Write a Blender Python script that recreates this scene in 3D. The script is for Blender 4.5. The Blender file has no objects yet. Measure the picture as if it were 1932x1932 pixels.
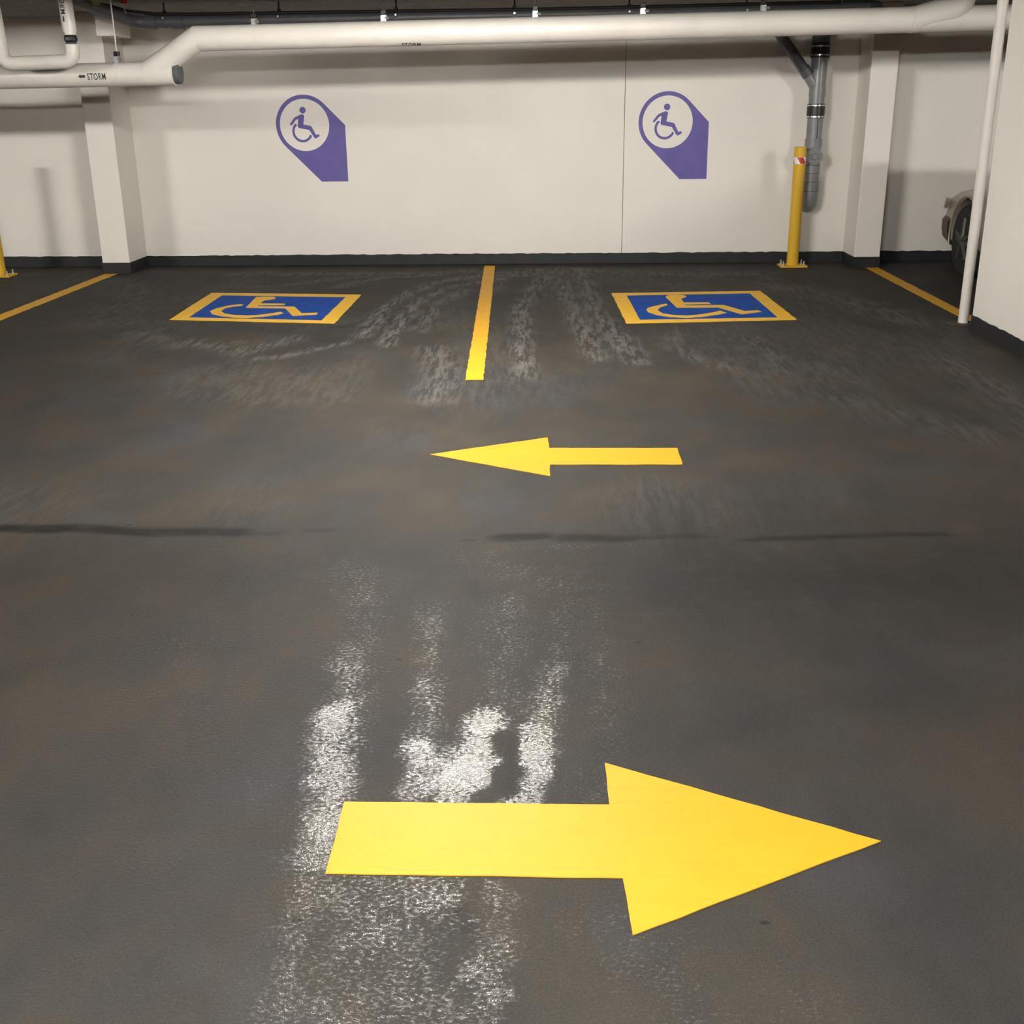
import bpy, bmesh, math, random
import numpy as np
from mathutils import Vector, Matrix
random.seed(5)
S = bpy.context.scene
COL = S.collection
PI = math.pi

# ------------------------------------------------------------------ camera, world, exposure
cam_d = bpy.data.cameras.new('camera')
cam_d.sensor_width = 36.0
cam_d.lens = 2151.4 / 1932 * 36.0
cam_d.clip_start = 0.05
cam = bpy.data.objects.new('camera', cam_d)
COL.objects.link(cam)
_p, _r, _y = .346687, -.0109422, .0335408
fw = Vector((-math.sin(_y) * math.cos(_p), math.cos(_y) * math.cos(_p), -math.sin(_p)))
rt0 = Vector((math.cos(_y), math.sin(_y), 0))
up0 = rt0.cross(fw)
rt = rt0 * math.cos(_r) + up0 * math.sin(_r)
up = up0 * math.cos(_r) - rt0 * math.sin(_r)
M = Matrix((rt, up, -fw)).transposed().to_4x4()
M.translation = Vector((0, 0, 1.5))
cam.matrix_world = M
S.camera = cam

w = bpy.data.worlds.new('world')
S.world = w
w.use_nodes = True
w.node_tree.nodes['Background'].inputs[0].default_value = (.9, .88, .85, 1)
w.node_tree.nodes['Background'].inputs[1].default_value = 0.0

S.view_settings.view_transform = 'Standard'
S.view_settings.look = 'None'
S.view_settings.gamma = 1
S.view_settings.use_curve_mapping = False
S.view_settings.exposure = 0.0
S.cycles.max_bounces = 8
S.cycles.diffuse_bounces = 5
S.cycles.glossy_bounces = 3
S.cycles.caustics_reflective = False

# ceiling lights of the garage: (x, y, tube strength), all the same fixture
LIGHTS = [(-0.62, 5.72, 385.0), (-0.45, -0.05, 440.0), (-7.4, 5.2, 330.0), (6.1, 5.4, 260.0), (-7.6, -1.0, 50.0)]
LIGHT_COL = (1.0, .955, .88, 1)
LIGHT_COOL = (1.0, .97, .925, 1)     # the nearest fixture has cooler tubes

# ------------------------------------------------------------------ material helpers
def new_mat(name):
    m = bpy.data.materials.new(name)
    m.use_nodes = True
    return m, m.node_tree, m.node_tree.nodes['Principled BSDF']

def N(nt, kind, **kw):
    n = nt.nodes.new(kind)
    for k, v in kw.items():
        if k == 'ins':
            for a, b in v.items():
                n.inputs[a].default_value = b
        else:
            setattr(n, k, v)
    return n

def coords(nt, scale=(1, 1, 1)):
    tc = N(nt, 'ShaderNodeNewGeometry')
    mp = N(nt, 'ShaderNodeMapping')
    mp.inputs['Scale'].default_value = scale
    nt.links.new(tc.outputs['Position'], mp.inputs['Vector'])
    return mp.outputs[0]

def noise(nt, vec, scale, detail=4, rough=.55):
    n = N(nt, 'ShaderNodeTexNoise', ins={'Scale': scale, 'Detail': detail, 'Roughness': rough})
    nt.links.new(vec, n.inputs['Vector'])
    return n.outputs['Fac']

def ramp(nt, fac, stops):
    r = N(nt, 'ShaderNodeValToRGB')
    e = r.color_ramp.elements
    e[0].position, e[0].color = stops[0][0], stops[0][1]
    e[1].position, e[1].color = stops[-1][0], stops[-1][1]
    for p, c in stops[1:-1]:
        q = e.new(p)
        q.color = c
    nt.links.new(fac, r.inputs[0])
    return r.outputs[0]

def g(v):
    return (v, v, v, 1)

def mixc(nt, fac, a, b, mode='MIX'):
    m = N(nt, 'ShaderNodeMix', data_type='RGBA', blend_type=mode)
    for i, v in ((0, fac), (6, a), (7, b)):
        if isinstance(v, (int, float, tuple)):
            m.inputs[i].default_value = v
        else:
            nt.links.new(v, m.inputs[i])
    return m.outputs[2]

def math_(nt, op, a, b=0.0, clamp=False):
    m = N(nt, 'ShaderNodeMath', operation=op)
    m.use_clamp = clamp
    for i, v in ((0, a), (1, b)):
        if isinstance(v, (int, float)):
            m.inputs[i].default_value = v
        else:
            nt.links.new(v, m.inputs[i])
    return m.outputs[0]

def bump(nt, bsdf, h, strength, dist=.01):
    b = N(nt, 'ShaderNodeBump', ins={'Strength': strength, 'Distance': dist})
    nt.links.new(h, b.inputs['Height'])
    nt.links.new(b.outputs[0], bsdf.inputs['Normal'])
    return b

def simple(name, col, rough=.6, metal=0.0, spec=.5, var=.12, vscale=6.0, bstr=0.0, bscale=120.0, stretch=(1, 1, 1)):
    m, nt, b = new_mat(name)
    v = coords(nt, stretch)
    n = noise(nt, v, vscale, 5)
    lo = tuple(c * (1 - var) for c in col) + (1,)
    hi = tuple(min(1, c * (1 + var)) for c in col) + (1,)
    nt.links.new(ramp(nt, n, [(.3, lo), (.7, hi)]), b.inputs['Base Color'])
    b.inputs['Roughness'].default_value = rough
    b.inputs['Metallic'].default_value = metal
    b.inputs['Specular IOR Level'].default_value = spec
    if bstr:
        bump(nt, b, noise(nt, v, bscale, 3), bstr, .004)
    return m

def painted_wall(name, col, spots=True):
    m, nt, b = new_mat(name)
    v = coords(nt)
    c = ramp(nt, noise(nt, v, 1.3, 6), [(.3, tuple(x * .94 for x in col) + (1,)), (.7, tuple(col) + (1,))])
    if spots:
        s = noise(nt, v, 9.0, 2, .5)
        s = ramp(nt, s, [(.79, g(0)), (.84, g(1))])
        c = mixc(nt, math_(nt, 'MULTIPLY', s, .35), c, (.42, .38, .33, 1))
        # scuffed, dusty band close to the floor
        sp = N(nt, 'ShaderNodeSeparateXYZ')
        nt.links.new(v, sp.inputs[0])
        low = N(nt, 'ShaderNodeMapRange', ins={'From Min': .1, 'From Max': .55, 'To Min': 1.0, 'To Max': 0.0})
        nt.links.new(sp.outputs[2], low.inputs[0])
        d = math_(nt, 'MULTIPLY', low.outputs[0], noise(nt, v, 4, 5))
        c = mixc(nt, math_(nt, 'MULTIPLY', d, .22), c, (.45, .42, .37, 1))
    nt.links.new(c, b.inputs['Base Color'])
    b.inputs['Roughness'].default_value = .62
    b.inputs['Specular IOR Level'].default_value = .3
    bump(nt, b, noise(nt, v, 60, 4), .12, .004)
    return m

M_WALL = painted_wall('wall_paint', (.83, .79, .735))
M_FAR = simple('bare_concrete', (.22, .21, .2), rough=.9, spec=.2, var=.15, vscale=3, bstr=.3)
M_PIPE = simple('white_pipe_paint', (.64, .61, .565), rough=.42, var=.05, vscale=4, bstr=.1, bscale=50)
M_CEIL = simple('ceiling_concrete', (.24, .23, .215), rough=.9, spec=.2, var=.25, vscale=14, bstr=.9, bscale=45)
M_BASE = simple('dark_base_paint', (.016, .0175, .0195), rough=.55, spec=.35, var=.25, vscale=9, bstr=.15)
M_GREY = simple('grey_pipe', (.085, .09, .095), rough=.45, var=.15, vscale=8)
M_STACK = simple('grey_plastic', (.21, .215, .225), rough=.33, var=.1, vscale=14)
M_BLACK = simple('black_rubber', (.012, .012, .012), rough=.45, var=.3, vscale=12)
M_CABLE = simple('black_cable', (.015, .014, .014), rough=.6, var=.2)
M_STEEL = simple('galvanised_steel', (.62, .63, .64), rough=.33, metal=.8, var=.12, vscale=40)
M_BAND = simple('steel_band', (.75, .74, .72), rough=.22, metal=1.0, var=.05)
M_PURPLE = simple('purple_vinyl', (.135, .11, .35), rough=.5, spec=.3, var=.07, vscale=10)
M_LENS_OFF = simple('fixture_white', (.8, .8, .78), rough=.4, var=.03)
M_INK = simple('black_ink', (.02, .018, .018), rough=.7, var=.2, vscale=60)
M_RUST = simple('rusted_plate', (.06, .035, .025), rough=.85, var=.4, vscale=30, bstr=.4)
M_RED = simple('red_tape', (.52, .03, .025), rough=.4, var=.1)
M_WTAPE = simple('white_tape', (.85, .82, .78), rough=.4, var=.05)
M_GREEN = simple('green_tag', (.36, .5, .2), rough=.5, var=.1)
M_CAR = simple('beige_car_paint', (.36, .31, .25), rough=.28, metal=.25, spec=.6, var=.03)
M_CARB = simple('bumper_plastic', (.27, .20, .16), rough=.45, var=.06)
M_GLASS = simple('dark_car_glass', (.02, .022, .022), rough=.08, spec=.6, var=.05)
M_TYRE = simple('tyre_rubber', (.018, .017, .016), rough=.8, var=.3, vscale=30)
M_RIM = simple('alloy_rim', (.10, .10, .095), rough=.5, metal=.5, var=.1)
M_HEAD = simple('headlamp_lens', (.85, .82, .76), rough=.2, spec=.7, var=.05)
M_TAIL = simple('tail_lamp_lens', (.35, .02, .02), rough=.15, var=.05)
M_SEAM = simple('joint_sealant', (.20, .185, .165), rough=.9, var=.2)

def yellow_paint(name, col=(.66, .35, .018), dirt=.25, rough=.5):
    m, nt, b = new_mat(name)
    v = coords(nt)
    n1 = noise(nt, v, 5, 6, .6)
    c = ramp(nt, n1, [(.3, tuple(x * .93 for x in col) + (1,)), (.7, col + (1,))])
    v2 = coords(nt, (1, 3, 1))
    sp = ramp(nt, noise(nt, v2, 70, 3, .7), [(.66, g(0)), (.74, g(1))])
    pm = ramp(nt, noise(nt, v, 2.6, 3), [(.5, g(0)), (.68, g(1))])
    k = math_(nt, 'MULTIPLY', math_(nt, 'MULTIPLY', sp, pm), dirt)
    c = mixc(nt, k, c, (.16, .11, .03, 1))
    # faint drag marks
    v3 = coords(nt, (.8, 18, 1))
    st = ramp(nt, noise(nt, v3, 3, 5), [(.52, g(0)), (.7, g(1))])
    c = mixc(nt, math_(nt, 'MULTIPLY', st, .13), c, (.52, .235, .010, 1))
    nt.links.new(c, b.inputs['Base Color'])
    b.inputs['Roughness'].default_value = rough
    b.inputs['Specular IOR Level'].default_value = .12
    bump(nt, b, noise(nt, v, 140, 3), .25, .002)
    return m

M_YEL = yellow_paint('yellow_marking_paint')
M_YELD = yellow_paint('yellow_marking_paint_dirty', (.60, .295, .02), dirt=.95)
M_YELF = yellow_paint('yellow_marking_paint_fresh', (.80, .46, .030), dirt=.3)
M_BOLL = yellow_paint('yellow_bollard_paint', (.72, .44, .045), .1, .38)
M_BLUE = simple('blue_marking_paint', (.004, .058, .31), rough=.7, spec=.12, var=.22, vscale=9, bstr=.2)

def floor_material():
    m, nt, b = new_mat('floor_coating')
    v = coords(nt)
    big = noise(nt, v, .9, 6, .6)
    med = noise(nt, coords(nt, (1, .6, 1)), 3.2, 6, .62)
    c = ramp(nt, big, [(.34, (.036, .0352, .0342, 1)), (.5, (.0415, .038, .0335, 1)), (.66, (.049, .043, .036, 1))])
    c2 = ramp(nt, med, [(.35, (.80, .84, .90, 1)), (.65, (1.14, 1.08, 1.0, 1))])
    c = mixc(nt, 1.0, c, c2, 'MULTIPLY')
    # bluish bare patches where the coating is rubbed
    bl = ramp(nt, noise(nt, coords(nt, (1.2, .8, 1)), 2.0, 4), [(.55, g(0)), (.7, g(1))])
    c = mixc(nt, math_(nt, 'MULTIPLY', bl, .45), c, (.043, .049, .057, 1))
    # fine mottling
    fine = ramp(nt, noise(nt, v, 190, 3, .7), [(.35, g(.78)), (.65, g(1.18))])
    c = mixc(nt, 1.0, c, fine, 'MULTIPLY')
    # masks
    def attr(n):
        a = N(nt, 'ShaderNodeAttribute', attribute_name=n)
        return a.outputs['Fac']
    streak = noise(nt, coords(nt, (3.2, .42, 1)), 8.0, 8, .74)
    sc = math_(nt, 'MULTIPLY', attr('scuff'), ramp(nt, streak, [(.44, g(0)), (.56, g(1))]))
    c = mixc(nt, math_(nt, 'MULTIPLY', sc, .85, True), c, (.155, .151, .146, 1))
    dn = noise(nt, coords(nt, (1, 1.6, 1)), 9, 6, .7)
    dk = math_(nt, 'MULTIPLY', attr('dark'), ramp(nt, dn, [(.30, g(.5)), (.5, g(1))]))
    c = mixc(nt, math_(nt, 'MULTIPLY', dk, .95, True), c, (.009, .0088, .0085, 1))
    # small specks of debris and pits
    vo = N(nt, 'ShaderNodeTexVoronoi', ins={'Scale': 3.2, 'Randomness': 1.0})
    nt.links.new(coords(nt, (1, 1.6, 1)), vo.inputs['Vector'])
    spk = ramp(nt, vo.outputs['Distance'], [(.024, g(1)), (.040, g(0))])
    c = mixc(nt, math_(nt, 'MULTIPLY', spk, .7), c, (.012, .011, .01, 1))
    nt.links.new(c, b.inputs['Base Color'])
    # gloss: worn smooth in the wheel tracks
    gm = attr('gloss')
    ragged = noise(nt, coords(nt, (1, .55, 1)), 22, 7, .72)
    grit = noise(nt, coords(nt, (.7, 1, 1)), 120, 3, .65)
    k1 = math_(nt, 'ADD', gm, math_(nt, 'MULTIPLY', math_(nt, 'SUBTRACT', ragged, .5), 1.1))
    k2 = math_(nt, 'ADD', k1, math_(nt, 'MULTIPLY', math_(nt, 'SUBTRACT', grit, .5), 2.8))
    gk = ramp(nt, k2, [(.50, g(0)), (.92, g(1))])
    gk = math_(nt, 'MULTIPLY', gk, math_(nt, 'MULTIPLY', gm, 1.5, True))
    mr = N(nt, 'ShaderNodeMapRange', ins={'To Min': .62, 'To Max': .13})
    nt.links.new(gk, mr.inputs[0])
    nt.links.new(mr.outputs[0], b.inputs['Roughness'])
    ms = N(nt, 'ShaderNodeMapRange', ins={'To Min': .08, 'To Max': .6})
    nt.links.new(gk, ms.inputs[0])
    nt.links.new(ms.outputs[0], b.inputs['Specular IOR Level'])
    # relief: orange-peel grit
    h1 = noise(nt, coords(nt, (1, 1, 1)), 105, 3, .6)
    h2 = noise(nt, v, 260, 2, .6)
    h = math_(nt, 'ADD', h1, math_(nt, 'MULTIPLY', h2, .5))
    bump(nt, b, h, .9, .0025)
    return m

M_FLOOR = floor_material()

def lens_material(strength, col=LIGHT_COL):
    m, nt, b = new_mat('fluorescent_lens')
    b.inputs['Base Color'].default_value = (.9, .9, .88, 1)
    b.inputs['Emission Color'].default_value = col
    b.inputs['Emission Strength'].default_value = strength
    return m

# ------------------------------------------------------------------ mesh helpers
def obj(name, bm, mat, parent=None, smooth=False, kind=None):
    me = bpy.data.meshes.new(name)
    bmesh.ops.recalc_face_normals(bm, faces=bm.faces)
    bm.to_mesh(me)
    bm.free()
    if mat:
        me.materials.append(mat)
    if smooth:
        for p in me.polygons:
            p.use_smooth = True
        try:
            me.set_sharp_from_angle(angle=math.radians(38))
        except Exception:
            pass
    o = bpy.data.objects.new(name, me)
    COL.objects.link(o)
    if parent:
        o.parent = parent
        o.matrix_parent_inverse = Matrix.Translation(-parent.location) if parent.type == 'EMPTY' and parent.rotation_euler.z == 0 else parent.matrix_basis.inverted()
    if kind:
        o['kind'] = kind
    return o

def tag(o, label, cat, group=None):
    o['label'] = label
    o['category'] = cat
    if group:
        o['group'] = group
    return o

def thing(name, label, cat, loc, group=None):
    o = bpy.data.objects.new(name, None)
    o.empty_display_size = .1
    o.location = loc
    COL.objects.link(o)
    return tag(o, label, cat, group)

def box(bm, x0, x1, y0, y1, z0, z1, bev=0.0):
    r = bmesh.ops.create_cube(bm, size=1)
    vs = r['verts']
    bmesh.ops.scale(bm, vec=(x1 - x0, y1 - y0, z1 - z0), verts=vs)
    bmesh.ops.translate(bm, vec=((x0 + x1) / 2, (y0 + y1) / 2, (z0 + z1) / 2), verts=vs)
    if bev:
        es = list({e for v in vs for e in v.link_edges})
        bmesh.ops.bevel(bm, geom=es, offset=bev, segments=2, affect='EDGES', profile=.5)
    return bm

def bx(*a, **k):
    return box(bmesh.new(), *a, **k)

def tube(bm, pts, r, seg=24, caps=True):
    """sweep a circle along pts (mitred joints); r may be a list"""
    pts = [Vector(p) for p in pts]
    n = len(pts)
    rs = r if isinstance(r, (list, tuple)) else [r] * n
    d0 = (pts[1] - pts[0]).normalized()
    ref = Vector((0, 0, 1)) if abs(d0.z) < .9 else Vector((0, 1, 0))
    u = d0.cross(ref).normalized()
    rings = []
    for i, p in enumerate(pts):
        a = (pts[i] - pts[i - 1]).normalized() if i else (pts[1] - pts[0]).normalized()
        b = (pts[i + 1] - pts[i]).normalized() if i < n - 1 else a
        t = (a + b).normalized()
        u = (u - t * u.dot(t)).normalized()
        v = t.cross(u)
        # mitre stretch in the bend plane
        c = max(.3, t.dot(b))
        bd = (b - a)
        ring = []
        for k in range(seg):
            ang = 2 * PI * k / seg
            q = u * math.cos(ang) + v * math.sin(ang)
            if bd.length > 1e-6:
                bn = bd.normalized()
                q = q + bn * q.dot(bn) * (1 / c - 1)
            ring.append(bm.verts.new(p + q * rs[i]))
        rings.append(ring)
    for a, b in zip(rings, rings[1:]):
        for k in range(seg):
            bm.faces.new((a[k], a[(k + 1) % seg], b[(k + 1) % seg], b[k]))
    if caps:
        bm.faces.new(rings[0][::-1])
        bm.faces.new(rings[-1])
    return bm

def tb(*a, **k):
    return tube(bmesh.new(), *a, **k)

def arc(p0, p1, p2, r, n=7):
    """rounded corner at p1 between p0 and p2"""
    p0, p1, p2 = Vector(p0), Vector(p1), Vector(p2)
    a = (p0 - p1).normalized()
    b = (p2 - p1).normalized()
    ang = a.angle(b)
    t = r / math.tan(ang / 2)
    s, e = p1 + a * t, p1 + b * t
    c = p1 + (a + b).normalized() * (r / math.sin(ang / 2))
    out = []
    va, vb = s - c, e - c
    tot = va.angle(vb)
    for i in range(n + 1):
        f = i / n
        q = (va * math.sin((1 - f) * tot) + vb * math.sin(f * tot)) / math.sin(tot)
        out.append(c + q)
    return out

def prism(pts, axis, d0, d1, bm=None):
    """polygon extruded: axis 'z' (pts x,y) or 'y' (pts x,z)"""
    bm = bm or bmesh.new()
    f = (lambda p, d: (p[0], p[1], d)) if axis == 'z' else (lambda p, d: (p[0], d, p[1]))
    a = [bm.verts.new(f(p, d0)) for p in pts]
    b = [bm.verts.new(f(p, d1)) for p in pts]
    bm.faces.new(a)
    bm.faces.new(b)
    n = len(pts)
    for i in range(n):
        bm.faces.new((a[i], a[(i + 1) % n], b[(i + 1) % n], b[i]))
    return bm

def ring_prism(outer, inner, axis, d0, d1):
    bm = bmesh.new()
    f = (lambda p, d: (p[0], p[1], d)) if axis == 'z' else (lambda p, d: (p[0], d, p[1]))
    O = [[bm.verts.new(f(p, d)) for p in outer] for d in (d0, d1)]
    I = [[bm.verts.new(f(p, d)) for p in inner] for d in (d0, d1)]
    n = len(outer)
    for i in range(n):
        j = (i + 1) % n
        bm.faces.new((O[0][i], O[0][j], I[0][j], I[0][i]))
        bm.faces.new((O[1][i], O[1][j], I[1][j], I[1][i]))
        bm.faces.new((O[0][i], O[0][j], O[1][j], O[1][i]))
        bm.faces.new((I[0][i], I[0][j], I[1][j], I[1][i]))
    return bm

def text_mesh(txt, size, depth=.0):
    cu = bpy.data.curves.new('lettering', 'FONT')
    cu.body = txt
    cu.size = size
    cu.resolution_u = 3
    cu.offset = size * .016
    cu.space_character = 1.12
    cu.align_x = 'CENTER'
    o = bpy.data.objects.new('lettering', cu)
    COL.objects.link(o)
    dg = bpy.context.evaluated_depsgraph_get()
    me = bpy.data.meshes.new_from_object(o.evaluated_get(dg))
    bm = bmesh.new()
    bm.from_mesh(me)
    bpy.data.objects.remove(o)
    bpy.data.curves.remove(cu)
    bpy.data.meshes.remove(me)
    return bm

# ------------------------------------------------------------------ the room
WY = 11.27          # back wall
CZ = 2.42           # ceiling
SZ = 2.262          # lowered ceiling edge over the stalls

# numpy value noise for floor wear and shade masks
def vnoise(x, y, s, seed):
    rng = np.random.RandomState(seed)
    T = rng.rand(64, 64)
    X, Y = x * s + 100, y * s + 100
    xi, yi = np.floor(X).astype(int), np.floor(Y).astype(int)
    fx, fy = X - xi, Y - yi
    fx, fy = fx * fx * (3 - 2 * fx), fy * fy * (3 - 2 * fy)
    q = lambda a, b: T[a % 64, b % 64]
    return (q(xi, yi) * (1 - fx) + q(xi + 1, yi) * fx) * (1 - fy) + (q(xi, yi + 1) * (1 - fx) + q(xi + 1, yi + 1) * fx) * fy

def poly_dist(X, Y, pts):
    d = np.full(X.shape, 1e9)
    for (ax, ay), (bx_, by_) in zip(pts, pts[1:]):
        vx, vy = bx_ - ax, by_ - ay
        t = np.clip(((X - ax) * vx + (Y - ay) * vy) / (vx * vx + vy * vy + 1e-9), 0, 1)
        d = np.minimum(d, np.hypot(X - ax - t * vx, Y - ay - t * vy))
    return d

def soft(d, w, f):
    return np.clip((w + f - d) / (2 * f), 0, 1)

def build_floor():
    xs = np.concatenate([[-14, -10, -7], np.arange(-5.4, 3.6, .03), [4.5, 6, 9, 12]])
    ys = np.concatenate([[-7, -4, -1, .5], np.arange(1.35, 4.4, .02), np.arange(4.4, WY, .04), [WY]])
    nx, ny = len(xs), len(ys)
    X, Y = np.meshgrid(xs, ys)
    co = np.zeros((ny * nx, 3))
    co[:, 0], co[:, 1] = X.ravel(), Y.ravel()
    idx = np.arange(ny * nx).reshape(ny, nx)
    q = np.stack([idx[:-1, :-1], idx[:-1, 1:], idx[1:, 1:], idx[1:, :-1]], -1).reshape(-1, 4)
    me = bpy.data.meshes.new('floor')
    me.vertices.add(len(co))
    me.vertices.foreach_set('co', co.ravel())
    me.loops.add(q.size)
    me.loops.foreach_set('vertex_index', q.ravel())
    me.polygons.add(len(q))
    me.polygons.foreach_set('loop_start', np.arange(0, q.size, 4))
    me.update(calc_edges=True)
    wx = X + (vnoise(X, Y * .5, 5, 1) - .5) * .05 + (vnoise(X, Y, 21, 2) - .5) * .035
    wy = Y + (vnoise(X, Y, 4, 3) - .5) * .18 + (vnoise(X, Y, 15, 4) - .5) * .06
    # --- polished tracks in the drive lane
    G = np.zeros_like(X)
    def add(pts, w, f, a):
        nonlocal G
        G = np.maximum(G, a * soft(poly_dist(wx, wy, pts), w, f))
    def sub(pts, w, f, a):
        nonlocal G
        G = G * (1 - a * soft(poly_dist(wx, wy, pts), w, f))
    add([(-.56, 2.62), (-.53, 2.36), (-.50, 2.15), (-.50, 2.0)], .06, .045, .95)
    add([(-.50, 2.0), (-.47, 1.3)], .06, .045, .6)
    add([(-.60, 3.0), (-.54, 2.6)], .07, .09, .62)
    add([(-.66, 3.6), (-.56, 3.0), (-.5, 2.46)], .12, .12, .42)
    add([(-.35, 3.3), (-.33, 2.74)], .07, .07, .5)
    add([(-.33, 2.74), (-.30, 2.46), (-.25, 2.2)], .07, .05, .6)
    add([(-.15, 2.55), (-.18, 2.35), (-.22, 2.2)], .07, .03, 1.0)
    add([(-.31, 2.46), (-.30, 2.2)], .07, .04, .85)
    add([(.07, 3.3), (.03, 2.9)], .055, .06, .5)
    add([(.03, 2.9), (-.01, 2.52)], .055, .045, .62)
    add([(-.01, 2.52), (-.03, 2.33), (-.04, 2.2)], .06, .03, .95)
    add([(-.1, 3.3), (-.12, 2.6)], .12, .1, .45)
    add([(.14, 3.3), (.16, 2.9), (.16, 2.4), (.10, 2.2)], .05, .08, .50)
    add([(-1.1, 3.0), (-.8, 2.4), (-.62, 2.1)], .10, .16, .36)
    add([(-.42, 1.95), (-.40, 1.3)], .10, .03, .54)
    add([(-.24, 1.95), (-.25, 1.3)], .12, .02, .56)
    add([(-.07, 1.95), (-.09, 1.75), (-.105, 1.3)], .05, .010, .58)
    add([(-.1, 3.85), (.5, 3.86)], .03, .06, .42)
    add([(-.2, 3.7), (.1, 3.4)], .2, .2, .36)
    add([(.1, 1.85), (.25, 1.5)], .12, .14, .42)
    add([(.45, 1.65), (.3, 1.3)], .14, .16, .38)
    add([(-.8, 1.9), (-.7, 1.4)], .12, .2, .34)
    sub([(-.095, 2.50), (-.08, 2.36), (-.085, 2.23)], .028, .015, .95)
    sub([(-.45, 3.33), (-.415, 2.74), (-.405, 2.40)], .018, .015, .95)
    sub([(-.39, 2.35), (-.385, 2.2)], .012, .012, .7)
    sub([(-.115, 1.90), (-.15, 1.79), (-.155, 1.74), (-.145, 1.5)], .010, .010, .8)
    G *= .78 + .44 * vnoise(X, Y, 9, 7)
    # --- pale tyre scuffs
    Sc = np.zeros_like(X)
    def sc(pts, w, f, a):
        nonlocal Sc
        Sc = np.maximum(Sc, a * soft(poly_dist(wx, wy, pts), w, f))
    def arcp(cx, cy, r, a0, a1, n=14):
        return [(cx + r * math.cos(math.radians(a0 + (a1 - a0) * i / n)), cy + r * math.sin(math.radians(a0 + (a1 - a0) * i / n))) for i in range(n + 1)]
    sc([(.08, 11.0), (-.15, 9.6), (-.2, 8.6), (-.18, 7.8), (-.15, 6.4)], .05, .07, .95)
    sc([(-.1, 10.9), (.12, 10.1), (.19, 8.8), (.26, 7.35), (.3, 6.9)], .05, .07, .9)
    sc([(.3, 10.9), (.35, 8.6), (.45, 7.4), (.54, 6.8)], .06, .07, .9)
    sc([(-1.28, 7.7), (-1.25, 8.8), (-1.15, 9.6), (-.95, 10.2), (-.6, 10.5), (.1, 10.55)], .05, .06, 1.0)
    sc([(-1.07, 7.4), (-1.07, 8.35), (-1.0, 9.2), (-.8, 9.9), (-.4, 10.3)], .05, .06, 1.0)
    sc([(-.9, 7.9), (-.86, 8.8), (-.7, 9.6)], .05, .07, .8)
    sc([(-.72, 7.2), (-.62, 6.5), (-.6, 5.9)], .10, .10, .55)
    sc([(-2.9, 10.7), (-1.9, 10.6), (-.7, 10.75), (.5, 10.7)], .06, .12, .8)
    sc([(-1.8, 9.9), (-1.5, 10.3), (-1.0, 10.6)], .05, .07, .8)
    sc([(-2.5, 9.9), (-2.1, 10.2), (-1.5, 10.5)], .04, .07, .7)
    sc([(-1.7, 7.6), (-1.95, 7.1), (-2.4, 7.5)], .05, .08, .8)
    sc([(-1.3, 7.6), (-1.65, 7.0), (-1.8, 6.95)], .03, .05, .8)
    sc([(-2.9, 7.8), (-2.5, 7.4), (-2.1, 7.4)], .06, .10, .55)
    sc([(.9, 7.9), (.8, 7.3), (.9, 6.9), (1.1, 6.6)], .04, .09, .6)
    sc([(1.3, 7.6), (1.4, 6.9), (1.3, 6.5)], .05, .1, .5)
    sc([(.45, 7.9), (.6, 7.0)], .04, .08, .6)
    sc([(.6, 10.6), (1.2, 10.5), (1.9, 10.5)], .06, .14, .75)
    sc([(1.9, 10.6), (2.0, 9.6)], .05, .08, .5)
    sc([(1.95, 9.8), (2.4, 8.8), (2.6, 8.1)], .16, .2, .55)
    sc([(2.35, 6.9), (2.5, 5.6), (2.7, 4.9)], .10, .12, .45)
    sc([(1.5, 6.0), (2.0, 5.2)], .1, .2, .35)
    sc([(-3.9, 10.4), (-3.4, 9.6), (-3.2, 8.3)], .2, .3, .35)
    sc([(-.55, 10.8), (-.4, 10.2), (-.45, 9.6)], .05, .08, .5)
    Sc = np.maximum(Sc, .17 * np.clip((vnoise(X * 1.6, Y * .6, 1.6, 21) - .45) * 3, 0, 1) * np.clip((Y - 3.0) / 1.5, 0, 1))
    # --- dark smears, plus lane dimness between the lights painted as colour
    D = np.zeros_like(X)
    def dk(pts, w, f, a):
        nonlocal D
        D = np.maximum(D, a * soft(poly_dist(X + (wx - X) * .4, Y + (wy - Y) * .25, pts), w, f))
    dk([(-5.4, 4.05), (-2.1, 3.97), (-1.45, 3.93), (-1.15, 3.91)], .045, .018, .95)
    dk([(-1.15, 3.91), (-1.0, 3.91)], .02, .02, .7)
    dk([(-.90, 3.935), (-.80, 3.935)], .016, .014, .75)
    dk([(-.30, 3.86), (-.27, 3.855)], .012, .012, .8)
    dk([(-.17, 3.88), (-.03, 3.91)], .040, .016, 1.1)
    dk([(.06, 3.89), (.3, 3.875)], .045, .025, 1.0)
    dk([(.3, 3.875), (.57, 3.875)], .035, .03, .8)
    dk([(.72, 3.858), (1.05, 3.90), (1.45, 3.905)], .035, .03, .85)
    dk([(1.9, 3.9), (3.5, 3.85)], .03, .05, .4)
    dk([(-5.4, 3.5), (-.8, 3.5)], .30, .45, .42)  # broad lane bands: weak light between fixtures painted into the floor colour
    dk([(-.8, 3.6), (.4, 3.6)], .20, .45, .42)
    dk([(.4, 3.5), (3.5, 3.6)], .35, .6, .78)  # right half of the lane, painted dimmer still
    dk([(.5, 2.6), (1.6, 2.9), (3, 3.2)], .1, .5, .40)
    dk([(-.25, 3.50), (-.22, 3.38)], .05, .07, .6)
    dk([(-.095, 2.48), (-.085, 2.25)], .03, .03, .4)
    dk([(-.15, 1.79), (-.17, 1.83)], .018, .012, .6)
    dk([(-1.4, 3.5), (-1.15, 3.55)], .08, .12, .35)
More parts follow.
